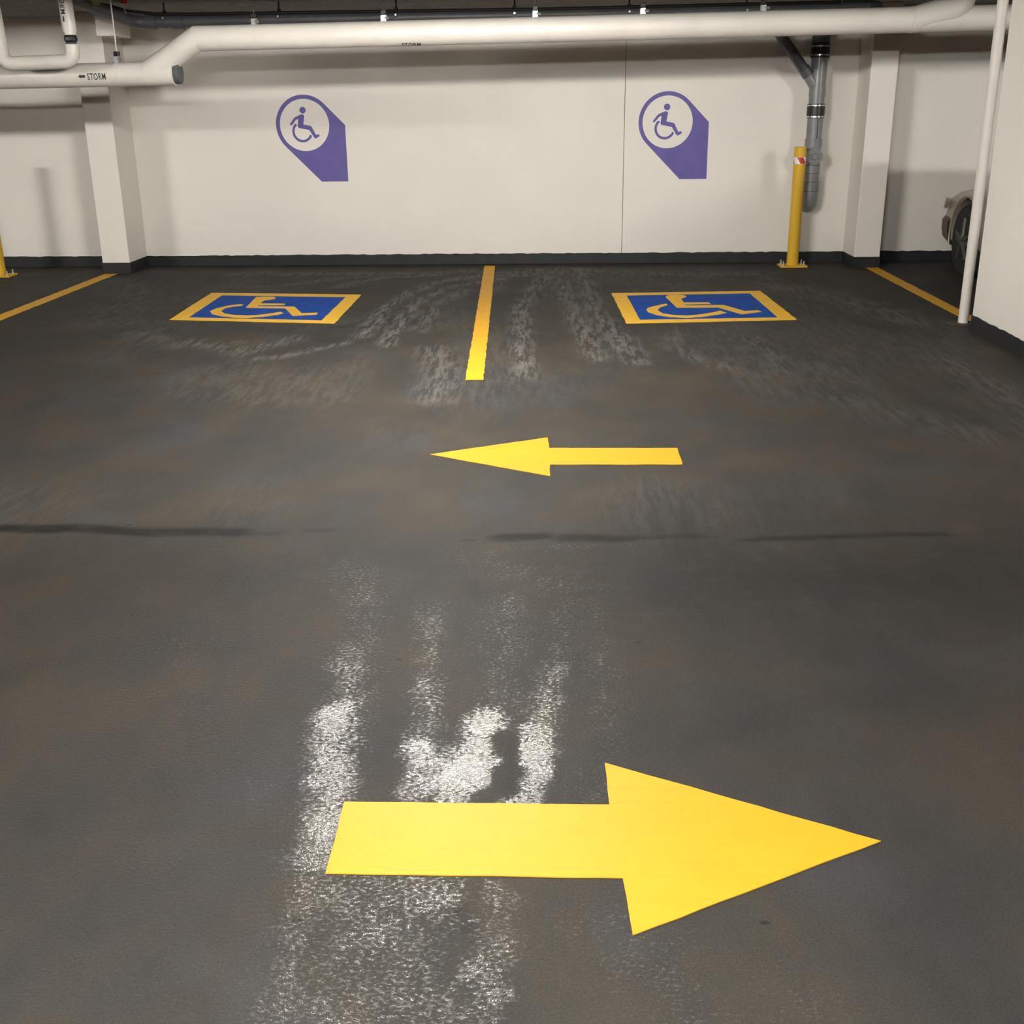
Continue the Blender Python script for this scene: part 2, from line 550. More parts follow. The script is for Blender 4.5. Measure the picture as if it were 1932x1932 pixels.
    dk([(-1.55, 2.75), (-1.45, 2.9)], .05, .08, .4)
    dk([(-1.5, 8.0), (-1.42, 8.02)], .03, .03, .7)
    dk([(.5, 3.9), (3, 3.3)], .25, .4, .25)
    dk([(.4, 3.5), (.65, 3.5)], .02, .05, .4)
    dk([(.95, 10.0), (1.4, 10.1)], .02, .05, .6)
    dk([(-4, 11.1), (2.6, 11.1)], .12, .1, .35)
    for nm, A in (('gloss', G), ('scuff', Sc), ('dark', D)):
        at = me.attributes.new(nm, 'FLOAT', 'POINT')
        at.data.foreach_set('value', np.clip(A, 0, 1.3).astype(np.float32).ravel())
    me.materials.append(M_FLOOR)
    o = bpy.data.objects.new('floor', me)
    COL.objects.link(o)
    o['kind'] = 'structure'
    # slab under the surface
    obj('floor_slab', bx(-14, 12, -7, WY + .3, -.2, -.002), M_BASE, o)

build_floor()

def struct(name, bm, mat, parent=None, smooth=False):
    return obj(name, bm, mat, parent, smooth, None if parent else 'structure')

# back wall: two panels with the control joint between them
bm = bmesh.new()
box(bm, -14, .7085, WY, WY + .03, 0, CZ + .1)
box(bm, .7145, 12, WY, WY + .03, 0, CZ + .1)
box(bm, -14, 12, WY + .03, WY + .25, 0, CZ + .1)
wb = struct('wall_back', bm, M_WALL)
obj('control_joint', bx(.709, .714, WY + .006, WY + .03, .1, CZ), M_SEAM, wb)
def wavy_band(x0, x1, y, h, amp=.004, step=.05, axis='x', t=.006):
    """hand-painted base band: slightly uneven upper edge"""
    n = max(2, int(abs(x1 - x0) / step))
    bm = bmesh.new()
    rows = []
    for i in range(n + 1):
        s = x0 + (x1 - x0) * i / n
        z = h + random.uniform(-amp, amp)
        if axis == 'x':
            a = [(s, y, 0), (s, y, z), (s, y + t, z), (s, y + t, 0)]
        else:
            a = [(y, s, 0), (y, s, z), (y + t, s, z), (y + t, s, 0)]
        rows.append([bm.verts.new(p) for p in a])
    for a, b in zip(rows, rows[1:]):
        for k in range(4):
            bm.faces.new((a[k], a[(k + 1) % 4], b[(k + 1) % 4], b[k]))
    bm.faces.new(rows[0])
    bm.faces.new(rows[-1])
    return bm

bm = wavy_band(-14, 12, WY - .006, .098)
struct('baseboard_back', bm, M_BASE)
struct('wall_right', bx(2.872, 3.07, -7, 7.80, 0, CZ), M_WALL)
struct('baseboard_right', wavy_band(-7, 7.804, 2.866, .10, axis='y'), M_BASE)
struct('wall_left', bx(-14.2, -14, -7, WY + .25, 0, CZ + .1), M_FAR)
struct('wall_front', bx(-14.2, 12.2, -7.2, -7, 0, CZ + .1), M_FAR)
struct('wall_far_right', bx(12, 12.2, -7.2, WY + .25, 0, CZ + .1), M_FAR)
bm = bx(-14.2, 12.2, -7.2, WY + .25, CZ, CZ + .2)
box(bm, -14, 12, 8.75, WY, SZ, CZ + .01)
box(bm, -14, 12, 7.0, 7.3, 2.225, CZ + .01)      # unseen beam between lane and stalls, added to shade upper wall and pipe
struct('ceiling', bm, M_CEIL)

def column(x0, x1, yf, label):
    t = thing('concrete_column', label, 'column', ((x0 + x1) / 2, (yf + WY) / 2, 0), 'columns against the back wall')
    obj('shaft', bx(x0, x1, yf, WY, 0, SZ, bev=.006), M_WALL, t)
    bm = bmesh.new()
    e = .005
    box(bm, x0 - e, x1 + e, yf - e, WY - .006, 0, .099)
    obj('base_band', bm, M_BASE, t)
    return t

column(-4.192, -3.932, 10.77, 'white painted concrete column standing under the pipe lettered with a black word')
column(2.836, 3.072, 10.84, 'white painted concrete column standing beyond the grey drain stack, in front of the car')

# ------------------------------------------------------------------ lights
def ceiling_light(x, y, s, label):
    t = thing('ceiling_light', label, 'light', (x, y, CZ), 'fluorescent lights over the drive lane')
    obj('housing', bx(x - .62, x + .62, y - .065, y + .065, 2.342, CZ, bev=.006), M_LENS_OFF, t)
    bm = bmesh.new()
    pts = [(-.050, 2.345), (-.052, 2.285), (-.044, 2.255), (-.025, 2.240), (.025, 2.240), (.044, 2.255), (.052, 2.285), (.050, 2.345)]
    a = [bm.verts.new((x - .6, y + p, z)) for p, z in pts]
    b = [bm.verts.new((x + .6, y + p, z)) for p, z in pts]
    for i in range(len(pts)):
        j = (i + 1) % len(pts)
        bm.faces.new((a[i], a[j], b[j], b[i]))
    bm.faces.new(a)
    bm.faces.new(b)
    obj('lens', bm, lens_material(s, LIGHT_COOL if abs(y + .05) < .01 else LIGHT_COL), t)
    for sx in (-1, 1):
        obj('end_cap', bx(x + sx * .61 - .012, x + sx * .61 + .012, y - .058, y + .058, 2.238, 2.345, bev=.004), M_LENS_OFF, t)

LL = ['fluorescent ceiling light above the drive lane, in front of the two stalls', 'fluorescent ceiling light directly over the near end of the drive lane',
      'fluorescent ceiling light far to the left, level with the stall fronts', 'fluorescent ceiling light over the bay behind the right wall',
      'fluorescent ceiling light far to the left at the near end']
for (x, y, s), l in zip(LIGHTS, LL):
    ceiling_light(x, y, s, l)

# ------------------------------------------------------------------ floor markings
ZP = .0022
def marking(name, pts, label, cat, mat=None, group=None, z1=ZP):
    o = obj(name, prism(pts, 'z', 0, z1), mat or M_YEL)
    return tag(o, label, cat, group)

def rough_edge(pts, amp=.003, step=.05):
    out = []
    n = len(pts)
    for i in range(n):
        a, b = Vector(pts[i]), Vector(pts[(i + 1) % n])
        k = max(1, int((b - a).length / step))
        nn = Vector((-(b - a).y, (b - a).x)).normalized()
        for j in range(k):
            q = a + (b - a) * j / k
            if j:
                q = q + nn * random.uniform(-amp, amp)
            out.append((q.x, q.y))
    return out

marking('floor_arrow', rough_edge([(-.463, 2.204), (.139, 2.202), (.1365, 2.375), (.712, 2.0765), (.162, 1.775), (.153, 1.9445), (-.459, 1.949)], .0012),
        'large yellow arrow nearest the viewer, pointing right, on the wet-looking floor', 'floor arrow', M_YEL, 'painted floor arrows')
marking('floor_arrow', rough_edge([(-.532, 4.908), (-.002, 5.179), (.005, 5.005), (.589, 5.003), (.585, 4.754), (.009, 4.756), (.009, 4.592)], .002),
        'yellow arrow farther down the lane, pointing left, with scuffed shaft', 'floor arrow', M_YELD, 'painted floor arrows')
GL = 'yellow parking stall lines'
marking('stall_line', rough_edge([(-.612, 11.11), (-.51, 11.106), (-.369, 6.363), (-.472, 6.365)], .003),
        'yellow stall line running straight out between the two wheelchair stalls', 'stall line', M_YEL, GL)
marking('stall_line', rough_edge([(-4.045, 10.73), (-4.165, 10.73), (-4.185, 6.2), (-4.075, 6.2)], .004),
        'yellow stall line starting at the foot of the left column', 'stall line', M_YEL, GL)
marking('stall_line', rough_edge([(2.946, 10.855), (3.062, 10.855), (3.055, 7.95), (2.955, 7.95)], .003),
        'yellow stall line running from the right column to the thin white pole', 'stall line', M_YEL, GL)

def stencil(outer, inner, body, outerw, label):
    c = [sum(p[i] for p in outer) / 4 for i in (0, 1)]
    t = thing('wheelchair_marking', label, 'floor marking', (c[0], c[1], 0), 'blue wheelchair squares painted on the floor')
    def sub_(q, n=18):
        out = []
        for i in range(4):
            a, b = Vector(q[i]), Vector(q[(i + 1) % 4])
            for j in range(n):
                p = a + (b - a) * j / n
                out.append((p.x + random.uniform(-.003, .003), p.y + random.uniform(-.003, .003)))
        return out
    obj('blue_field', prism(inner, 'z', 0, .0015), M_BLUE, t)
    obj('yellow_border', ring_prism(sub_(outer), sub_(inner), 'z', 0, ZP), M_YELF, t)
    obj('seated_figure', prism(body, 'z', .0015, .003), M_YELF, t)
    obj('wheel_arc', prism(outerw, 'z', .0015, .003), M_YELF, t)

# world-space outlines measured on the floor
OL = [(-2.827, 9.564), (-1.540, 9.422), (-1.535, 8.132), (-2.793, 8.318)]
IL = [(-2.702, 9.428), (-1.651, 9.298), (-1.653, 8.256), (-2.676, 8.404)]
BL = [(-2.392, 9.323), (-2.330, 9.335), (-2.250, 9.328), (-2.222, 9.290), (-2.214, 9.235), (-2.245, 9.185), (-2.285, 9.156), (-2.282, 9.014), (-2.080, 8.992), (-2.071, 8.931), (-2.278, 8.922), (-2.270, 8.871),
      (-1.976, 8.852), (-1.860, 8.557), (-1.743, 8.578), (-1.733, 8.502), (-1.903, 8.442), (-2.033, 8.774), (-2.350, 8.813)]
OR_ = [(.520, 9.429), (1.746, 9.505), (1.780, 8.195), (.555, 8.078)]
IR = [(.634, 9.303), (1.640, 9.379), (1.660, 8.286), (.662, 8.216)]
BR = [(.942, 9.205), (.946, 9.255), (.979, 9.307), (1.035, 9.318), (1.093, 9.298), (1.112, 9.250), (1.105, 9.205), (1.057, 9.126), (1.058, 8.944), (1.250, 8.948), (1.256, 8.877), (1.052, 8.854), (1.052, 8.814), (1.347, 8.824),
      (1.466, 8.551), (1.570, 8.585), (1.586, 8.514), (1.421, 8.418), (1.290, 8.718), (.980, 8.713)]
WL = [(-2.415, 8.985), (-2.509, 8.926), (-2.576, 8.788), (-2.589, 8.666), (-2.542, 8.546), (-2.449, 8.45), (-2.332, 8.383), (-2.23, 8.367), (-2.119, 8.418), (-2.029, 8.494), (-1.997, 8.554), (-2.034, 8.626), (-2.08, 8.57), (-2.163, 8.498), (-2.255, 8.468), (-2.353, 8.494), (-2.445, 8.557), (-2.503, 8.664), (-2.506, 8.786), (-2.461, 8.874), (-2.4, 8.908)]
WR = [(0.918, 8.905), (0.829, 8.808), (0.763, 8.721), (0.74, 8.63), (0.746, 8.522), (0.801, 8.405), (0.889, 8.321), (1.004, 8.283), (1.128, 8.324), (1.251, 8.41), (1.322, 8.482), (1.287, 8.576), (1.234, 8.517), (1.133, 8.427), (1.014, 8.372), (0.921, 8.401), (0.848, 8.472), (0.824, 8.614), (0.855, 8.733), (0.919, 8.83)]
stencil(OL, IL, BL, WL, 'blue square with yellow wheelchair symbol on the floor left of the middle line')
stencil(OR_, IR, BR, WR, 'blue square with yellow wheelchair symbol on the floor right of the middle line')

# ------------------------------------------------------------------ wall signs
def sign(cx, cz, label):
    t = thing('wall_sign', label, 'sign', (cx, WY, cz), 'purple wheelchair signs painted on the wall')
    # outer outline as seen from the circle centre
    outline = [(.191 , .191), (.383, -.003), (.384, -.513), (.130, -.513), (-.191, -.191)]
    R = .27
    def outer_r(a):
        dx, dz = math.cos(a), math.sin(a)
        best = R
        for i in range(4):
            (ax, az), (bx_, bz) = outline[i], outline[i + 1]
            vx, vz = bx_ - ax, bz - az
            den = dx * vz - dz * vx
            if abs(den) < 1e-9:
                continue
            tt = (ax * vz - az * vx) / den
            u = (ax * dz - az * dx) / den
            if tt > 0 and -1e-6 <= u <= 1 + 1e-6:
                best = max(best, tt)
        return best
    angs = [2 * PI * i / 96 for i in range(96)]
    angs += [math.atan2(z, x) % (2 * PI) for x, z in outline]
    angs = sorted(set(round(a, 6) for a in angs))
    outer = [(cx + outer_r(a) * math.cos(a), cz + outer_r(a) * math.sin(a)) for a in angs]
    inner = [(cx + .233 * math.cos(a), cz + .233 * math.sin(a)) for a in angs]
    y0, y1 = WY - .0015, WY
    obj('ring_and_pointer', ring_prism(outer, inner, 'y', y0, y1), M_PURPLE, t)
    def L(px, py):
        return (cx + (px - (py - 757) * .055 - 742) * 5.72e-4, cz + (753 - py) * 5.42e-4)
    head = L(712, 508)
    obj('head', prism([(head[0] + .0295 * math.cos(a * PI / 12), head[1] + .0295 * math.sin(a * PI / 12)) for a in range(24)], 'y', y0, y1), M_PURPLE, t)
    body = [(735, 600), (722, 582), (700, 577), (670, 583), (585, 622), (566, 640), (505, 725), (502, 745), (515, 757), (535, 752), (600, 665), (636, 652),
            (628, 770), (636, 792), (660, 802), (818, 834), (900, 962), (922, 978), (945, 968), (982, 942), (990, 925), (978, 908), (958, 905), (932, 918), (862, 788), (845, 768), (722, 742), (735, 625)]
    obj('body', prism([L(*p) for p in body], 'y', y0, y1), M_PURPLE, t)
    # wheel: open ring with slanted ends
    wc = (cx - .0235, cz - .0575)
    n = 40
    a0, a1 = math.radians(133), math.radians(335)
    oo, ii = [], []
    for i in range(n + 1):
        a = a0 + (a1 - a0) * i / n
        oo.append((wc[0] + .097 * math.cos(a), wc[1] + .097 * math.sin(a)))
        b = a0 + math.radians(-7) + (a1 - a0 + math.radians(12)) * i / n
        ii.append((wc[0] + .0745 * math.cos(b), wc[1] + .0745 * math.sin(b)))
    obj('wheel', prism(oo + ii[::-1], 'y', y0, y1), M_PURPLE, t)

sign(-2.292, 1.298, 'purple round wheelchair sign with angled pointer on the wall, left of the wall joint')
sign(1.1125, 1.292, 'purple round wheelchair sign with angled pointer on the wall, right beside the wall joint')

# ------------------------------------------------------------------ big white drain pipe
PY = 9.2
def pz(x):
    return 1.991 + .0125 * x
R_ = .089
t = thing('drain_pipe', 'thick white drain pipe crossing the whole frame under the ceiling, stepping down at left', 'pipe', (0, PY, pz(0)))
KX = -2.64                       # upper elbow
LX, LZ = -3.04, 1.716            # wye
def mitred(pts, r, seg=48):
    bm = bmesh.new()
    tube(bm, pts, r, seg, caps=False)
    bm.verts.ensure_lookup_table()
    bmesh.ops.delete(bm, geom=list(bm.verts)[:seg], context='VERTS')   # keep the run after the mitre
    return bm
A_, B_, C_ = (6.5, PY, pz(6.5)), (KX, PY, pz(KX)), (LX, PY, LZ)
obj('upper_run', mitred([C_, B_, A_], R_), M_PIPE, t, True)
obj('sloping_run', mitred([A_, B_, C_], R_), M_PIPE, t, True)
obj('lower_run', tb([(-13.98, PY, LZ - .09), (-2.835, PY, LZ)], R_ * .97, 48), M_PIPE, t, True)
cap = obj('cleanout_cap', tb([(-2.84, PY, LZ), (-2.79, PY, LZ)], R_ * .86, 40), M_GREY, t, True)
obj('cap_rim', tb([(-2.85, PY, LZ), (-2.832, PY, LZ)], R_ * 1.03, 40), M_PIPE, cap, True)
el = obj('elbow_collar', tb([(KX + .05, PY, pz(KX + .05)), (KX + .001, PY, pz(KX))], R_ * 1.015, 48), M_PIPE, t, True)
# right-hand sweep wye
pts = [Vector((3.04, PY - .02, SZ - .001)), Vector((3.03, PY - .02, 2.24))] + arc((3.025, PY - .02, 2.24), (3.0, PY - .02, 2.10), (2.62, PY, 2.012), .09, 6) + [Vector((2.68, PY, 2.022))]
obj('branch_elbow', tb(pts, [.098, .098] + [.098] * 7 + [.092], 40), M_PIPE, t, True)
obj('coupling_seam', tb([(2.66, PY, pz(2.66)), (2.72, PY, pz(2.72))], R_ * 1.04, 40), M_PIPE, t, True)

# lettering wrapped on the pipe
def wrap_text(txt, size, x, z0, r, phi, squeeze=.8):
    bm = text_mesh(txt, size)
    for it in range(2):
        bmesh.ops.subdivide_edges(bm, edges=[e for e in bm.edges if e.calc_length() > .012], cuts=1)
        bmesh.ops.triangulate(bm, faces=bm.faces)
    for v in bm.verts:
        a = phi + (v.co.y - size * .35) / r
        X = x + v.co.x * squeeze
        v.co = Vector((X, PY - math.cos(a) * (r + .0015), z0(X) + math.sin(a) * (r + .0015)))
    return bm
zl = lambda X: LZ - .09 + .09 * (X + 13.98) / 11.145
bm = wrap_text('STORM', .066, -3.408, zl, R_ * .97, math.radians(-8), .62)
obj('lettering', bm, M_INK, t)['label'] = 'black stencilled word STORM with an arrow pointing left'
def wrap_poly(pts, z0, r):
    bm = bmesh.new()
    vs = []
    for (X, h) in pts:
        a = h / r
        vs.append(bm.verts.new((X, PY - math.cos(a) * (r + .0018), z0(X) + math.sin(a) * (r + .0018))))
    bm.faces.new(vs)
    return bm
h = -.010
bm = wrap_poly([(-3.548, h), (-3.528, h + .016), (-3.528, h + .009), (-3.495, h + .010), (-3.495, h - .008), (-3.528, h - .008), (-3.528, h - .015)], zl, R_ * .97)
obj('flow_arrow', bm, M_INK, t)
bm = wrap_text('STORM', .066, -1.02, pz, R_, math.radians(-66), .62)
obj('lettering', bm, M_INK, t)['label'] = 'black lettering on the underside of the pipe'

# hangers of the white pipe
def hanger(x, z, label, top, r=R_, rod=M_GREY):
    t = thing('pipe_hanger', label, 'pipe hanger', (x, PY, z + r), 'clamps with rods carrying the thick white pipe')
    obj('rod', tb([(x, PY, z + r + .05), (x, PY, top)], .0055, 10), rod, t, True)
    obj('locknut', bx(x - .020, x + .020, PY - .020, PY + .020, z + r + .042, z + r + .074, bev=.004), M_BLACK, t)
    bm = bmesh.new()
    box(bm, x - .018, x + .018, PY - .030, PY - .024, z + r - .016, z + r + .044)
    box(bm, x - .018, x + .018, PY + .024, PY + .030, z + r - .016, z + r + .044)
    box(bm, x - .018, x + .018, PY - .030, PY + .030, z + r + .038, z + r + .044)
    obj('yoke', bm, M_STEEL, t)
    b = obj('bolt', tb([(x + .010, PY - .027, z + r + .018), (x + .042, PY - .027, z + r + .018)], .009, 8), M_STEEL, t)
    bm = bmesh.new()
    n = 28
    for rr_ in (r + .0015, r + .005):
        pass
    ring = [[(x + sx, PY + (r + q) * math.cos(2 * PI * k / n), z + (r + q) * math.sin(2 * PI * k / n)) for k in range(n)] for sx, q in ((-.014, .001), (-.014, .004), (.014, .004), (.014, .001))]
    V = [[bm.verts.new(p) for p in rg] for rg in ring]
    for i in range(4):
        for k in range(n):
            bm.faces.new((V[i][k], V[i][(k + 1) % n], V[(i + 1) % 4][(k + 1) % n], V[(i + 1) % 4][k]))
    obj('strap', bm, M_PIPE, t, True)

HL = ['pipe hanger above the left wheelchair sign, just right of the pipe bend', 'second pipe hanger from the bend, right of the left sign', 'pipe hanger on the white pipe left of the wall joint',
      'bright pipe hanger directly above the right wheelchair sign', 'pipe hanger nearest the black drain stack on the white pipe']
for x, l in zip((-2.196, -1.224, -.096, .699, 1.582), HL):
    hanger(x, pz(x), l, SZ)
hanger(-3.263, LZ, 'pipe hanger on the lowered left end of the white pipe, under the square block', SZ, R_ * .97, M_PIPE)

# square block under the ceiling at left, in front of the column head
o = obj('ceiling_block', bx(-3.755, -3.603, 10.16, 10.55, 2.036, SZ, bev=.004), M_WALL)
tag(o, 'small square white block under the ceiling at upper left, in front of the left column', 'ceiling block')

# ------------------------------------------------------------------ thinner grey pipe behind, cable and rods
GY, GZ = 9.9, 2.120
t = thing('grey_pipe', 'dark grey pipe running behind and above the thick white pipe', 'pipe', (-1, GY, GZ))
p = [Vector((-3.60, 9.22, 2.262))] + arc((-3.60, 9.22, 2.262), (-3.33, GY, GZ), (-2, GY, GZ), .12, 5) + [Vector((2.42, GY, GZ + .03))]
obj('pipe_run', tb(p, .047, 28), M_GREY, t, True)
for x in (-3.20, -2.98):
    obj('coupling', tb([(x - .045, GY, GZ), (x + .045, GY, GZ)], .056, 28), M_GREY, t, True)
obj('elbow_fitting', tb([(2.32, GY, GZ + .03), (2.50, GY, GZ + .035), (2.60, GY + .1, GZ + .035), (2.60, 10.6, GZ + .035)], .062, 24), M_GREY, t, True)
c = tb([(-3.56, GY - .25, 2.249), (-3.48, GY - .1, 2.235), (-3.38, GY - .03, 2.205), (-3.15, GY - .03, 2.178), (-2.9, GY - .03, 2.174), (0, GY - .03, 2.176), (2.3, GY - .03, 2.20)], .0125, 12)
tag(obj('black_cable', c, M_CABLE, smooth=True), 'black cable lying along the top of the grey pipe', 'cable')
RL = ['thin hanger rod above the left wheelchair sign', 'thin hanger rod right of the second clamp on the white pipe', 'thin hanger rod left of the wall joint',
      'thin hanger rod beside the wall joint', 'thin hanger rod left of the branch of the drain stack', 'thin hanger rod by the bend of the white pipe']
for x, l in zip((-2.157, -1.214, -.267, .643, 1.569, -3.086), RL):
    t = thing('rod_hanger', l, 'rod hanger', (x, GY, GZ + .04), 'rods carrying the dark grey pipe')
    obj('rod', tb([(x, GY, GZ + .05), (x, GY, SZ)], .007, 8), M_BLACK, t, True)
    obj('locknut', tb([(x, GY, GZ + .045), (x, GY, GZ + .085)], .016, 6), M_BLACK, t)
    obj('clip', tb([(x - .012, GY, GZ + .002), (x + .012, GY, GZ + .002)], .0505, 24), M_GREY, t, True)
    obj('bolt', tb([(x, GY - .045, GZ + .028), (x, GY - .06, GZ + .028)], .008, 8), M_STEEL, t, True)
# sprinkler head and green tag at upper left
t = thing('sprinkler_head', 'small red sprinkler head with a bright tip at the top edge, upper left', 'sprinkler', (-3.30, 9.6, 2.262))
obj('red_body', tb([(-3.30, 9.6, 2.262), (-3.30, 9.6, 2.236)], .022, 14), M_RED, t, True)
obj('bright_bulb', tb([(-3.262, 9.58, 2.262), (-3.262, 9.58, 2.236)], .008, 10), M_BAND, t, True)
obj('thin_wire', tb([(-3.315, 9.6, 2.235), (-3.30, 9.62, 2.165)], .0035, 6), M_STEEL, t, True)
o = obj('pipe_tag', bx(-3.50, -3.42, 9.40, 9.404, 2.215, 2.2615), M_GREEN)
tag(o, 'pale green tag on the grey pipe at the top edge, upper left', 'tag')

# ------------------------------------------------------------------ trap pipe at far left
TY = 8.965
t = thing('trap_pipe', 'slim white pipe coming down at upper left and turning left over the drain pipe', 'pipe', (-3.53, TY, 1.84))
obj('vertical_run', tb([(-3.515, TY, SZ - .001), (-3.508, TY, 2.00)], .050, 28), M_PIPE, t, True)
obj('collar', tb([(-3.508, TY, 2.005), (-3.508, TY, 1.982)], .042, 28), M_PIPE, t, True)
obj('union_nut', tb([(-3.508, TY, 1.984), (-3.508, TY, 1.966), (-3.508, TY, 1.945), (-3.508, TY, 1.93)], [.040, .047, .047, .037], 12), M_BLACK, t)['label'] = 'dark union nut'
obj('lower_ring', tb([(-3.508, TY, 1.932), (-3.508, TY, 1.916)], [.036, .042], 24), M_GREY, t, True)
q = [Vector((-3.508, TY, 1.918))] + arc((-3.508, TY, 1.918), (-3.508, TY, 1.803), (-3.9, TY, 1.793), .065, 7) + arc((-3.6, TY, 1.80), (-4.035, TY, 1.79), (-4.05, TY + .02, 2.0), .075, 7) + [Vector((-4.065, TY + .02, SZ - .001))]
obj('trap_bend', tb(q, .051, 28), M_PIPE, t, True)
bm = text_mesh('STORM', .062)
for it in range(2):
    bmesh.ops.subdivide_edges(bm, edges=[e for e in bm.edges if e.calc_length() > .012], cuts=1)
    bmesh.ops.triangulate(bm, faces=bm.faces)
for v in bm.verts:
    a = (v.co.y - .022) / .05 * .75
    v.co = Vector((-3.512 - .008 + .0515 * math.sin(-a * 1.0), TY - .0515 * math.cos(a), 2.20 - v.co.x * .75))
obj('lettering', bm, M_INK, t)['label'] = 'black lettering running down the pipe'
bm = bmesh.new()
vs = [bm.verts.new((-3.522 + dx, TY - .0525, z)) for dx, z in ((0, 2.066), (.008, 2.082), (.005, 2.082), (.005, 2.106), (-.005, 2.106), (-.005, 2.082), (-.008, 2.082))]
bm.faces.new(vs)
obj('flow_arrow', bm, M_INK, t)

# ------------------------------------------------------------------ grey drain stack at right
SX, SY = 2.443, 11.12
t = thing('drain_stack', 'grey plastic drain stack with black couplings on the wall behind the yellow bollard', 'drain pipe', (SX, SY, .5))
def seg(name, z0, z1, r, mat, parent=t, s=True, n=32):
    return obj(name, tb([(SX, SY, z0), (SX, SY, z1)], r, n), mat, parent, s)
seg('top_hub', 1.94, SZ - .001, .078, M_GREY)
cp = seg('coupling', 1.83, 1.955, .083, M_BLACK)
for z in (1.852, 1.925):
    obj('steel_band', tb([(SX, SY, z - .006), (SX, SY, z + .006)], .0855, 32), M_BAND, cp, True)
seg('upper_pipe', 1.43, 1.84, .070, M_STACK)
seg('wye_hub', 1.50, 1.575, .074, M_STACK)
cp = seg('coupling', 1.315, 1.44, .080, M_BLACK)
for z in (1.328, 1.425):
    obj('steel_band', tb([(SX, SY, z - .006), (SX, SY, z + .006)], .083, 32), M_BAND, cp, True)
lp = seg('middle_pipe', 1.12, 1.32, .070, M_STACK)
obj('print_line', bx(SX + .010, SX + .016, SY - .0712, SY - .066, 1.13, 1.31), M_BLACK, lp)
seg('hub', 1.055, 1.135, .078, M_STACK)
seg('tee_body', .90, 1.06, .072, M_STACK)
pl = obj('cleanout_plug', tb([(SX, SY - .05, .985), (SX, SY - .098, .985)], .073, 32), M_STACK, t, True)
bm = bx(-.023, .023, SY - .128, SY - .096, -.023, .023, bev=.003)
bmesh.ops.rotate(bm, cent=(0, SY, 0), matrix=Matrix.Rotation(math.radians(-12), 3, 'Y'), verts=bm.verts)
bmesh.ops.translate(bm, vec=(SX, 0, .985), verts=bm.verts)
obj('square_nut', bm, M_STACK, pl)
seg('lower_hub', .83, .905, .076, M_STACK)
seg('lower_pipe', .74, .84, .071, M_STACK)
seg('elbow_hub', .67, .755, .076, M_STACK)
q = [Vector((SX, SY, .68))] + arc((SX, SY, .70), (SX, SY, .545), (SX, SY + .3, .545), .078, 8) + [Vector((SX, WY - .001, .545))]
obj('wall_elbow', tb(q, .072, 32), M_STACK, t, True)
for z in (1.058, .903, .832, .757, .672):
    obj('joint_line', tb([(SX, SY, z - .003), (SX, SY, z + .003)], .0772, 32), M_GREY, t, True)
br = obj('branch', tb([(2.445, SY - .01, 1.54), (2.33, SY - .03, 1.70)], .046, 24), M_STACK, t, True)
obj('branch_collar', tb([(2.345, SY - .027, 1.68), (2.30, SY - .035, 1.742)], .052, 24), M_GREY, br, True)
obj('branch_arm', tb([(2.32, SY - .03, 1.715), (2.06, SY - .06, 2.03), (1.90, SY - .06, 2.22)], .045, 24), M_GREY, t, True)

# ------------------------------------------------------------------ bollards
def bollard(x, y, label, plate):
    t = thing('bollard', label, 'bollard', (x, y, 0), 'yellow steel bollards')
    H_ = 1.073
    obj('post', tb([(x, y, .015), (x, y, H_ - .006), (x, y, H_)], [.054, .054, .049], 32), M_BOLL, t, True)
    bp = obj('base_plate', bx(x - .125, x + .125, y - .09, y + .09, .0, .016, bev=.002), M_BOLL, t)
    for sx in (-1, 1):
        for sy in (-1, 1):
            obj('anchor_bolt', tb([(x + sx * .095, y + sy * .06, .012), (x + sx * .095, y + sy * .06, .030), (x + sx * .095, y + sy * .06, .0301), (x + sx * .095, y + sy * .06, .055)], [.013, .013, .007, .007], 8), M_STEEL, bp)
    # reflective band
    bd = obj('reflective_band', tb([(x, y, .925), (x, y, .985)], .0548, 32), M_WTAPE, t, True)
    # slanted red block wrapped on the band
    bm = bmesh.new()
    n = 8
    r = .0556
    for k in range(3):
        base = -PI / 2 + k * 2 * PI / 3 + .12
        rows = []
        for i in range(n + 1):
            f = i / n
            zz = .927 + .056 * f
            sh = -.62 * f
            rows.append([bm.verts.new((x + r * math.cos(base + sh + j * .17 + .35), y + r * math.sin(base + sh + j * .17 + .35), zz)) for j in range(-3, 4)])
        for a, b in zip(rows, rows[1:]):
            for j in range(6):
                bm.faces.new((a[j], a[j + 1], b[j + 1], b[j]))
    obj('red_stripe', bm, M_RED, bd)

bollard(2.296, 10.955, 'yellow steel bollard with a red and white band, in front of the grey drain stack', True)
bollard(-5.118, 10.63, 'yellow steel bollard cut by the left edge of the picture', True)

# ------------------------------------------------------------------ thin white pole by the right wall
t = thing('steel_pole', 'thin white floor-to-ceiling pole beside the edge of the right wall', 'pole', (2.893, 8.02, 0))
obj('shaft', tb([(2.893, 8.02, .006), (2.893, 8.02, CZ)], .0345, 32), M_PIPE, t, True)
bm = bmesh.new()
n = 24
rr = [.085 + random.uniform(-.012, .012) for _ in range(n)]
a = [bm.verts.new((2.893 + rr[k] * 1.15 * math.cos(2 * PI * k / n), 8.02 + rr[k] * .9 * math.sin(2 * PI * k / n), .0)) for k in range(n)]
b = [bm.verts.new((2.893 + rr[k] * 1.08 * math.cos(2 * PI * k / n), 8.02 + rr[k] * .84 * math.sin(2 * PI * k / n), .008)) for k in range(n)]
bm.faces.new(b)
for k in range(n):
    bm.faces.new((a[k], a[(k + 1) % n], b[(k + 1) % n], b[k]))
obj('base_plate', bm, M_RUST, t)['label'] = 'rusted base plate'

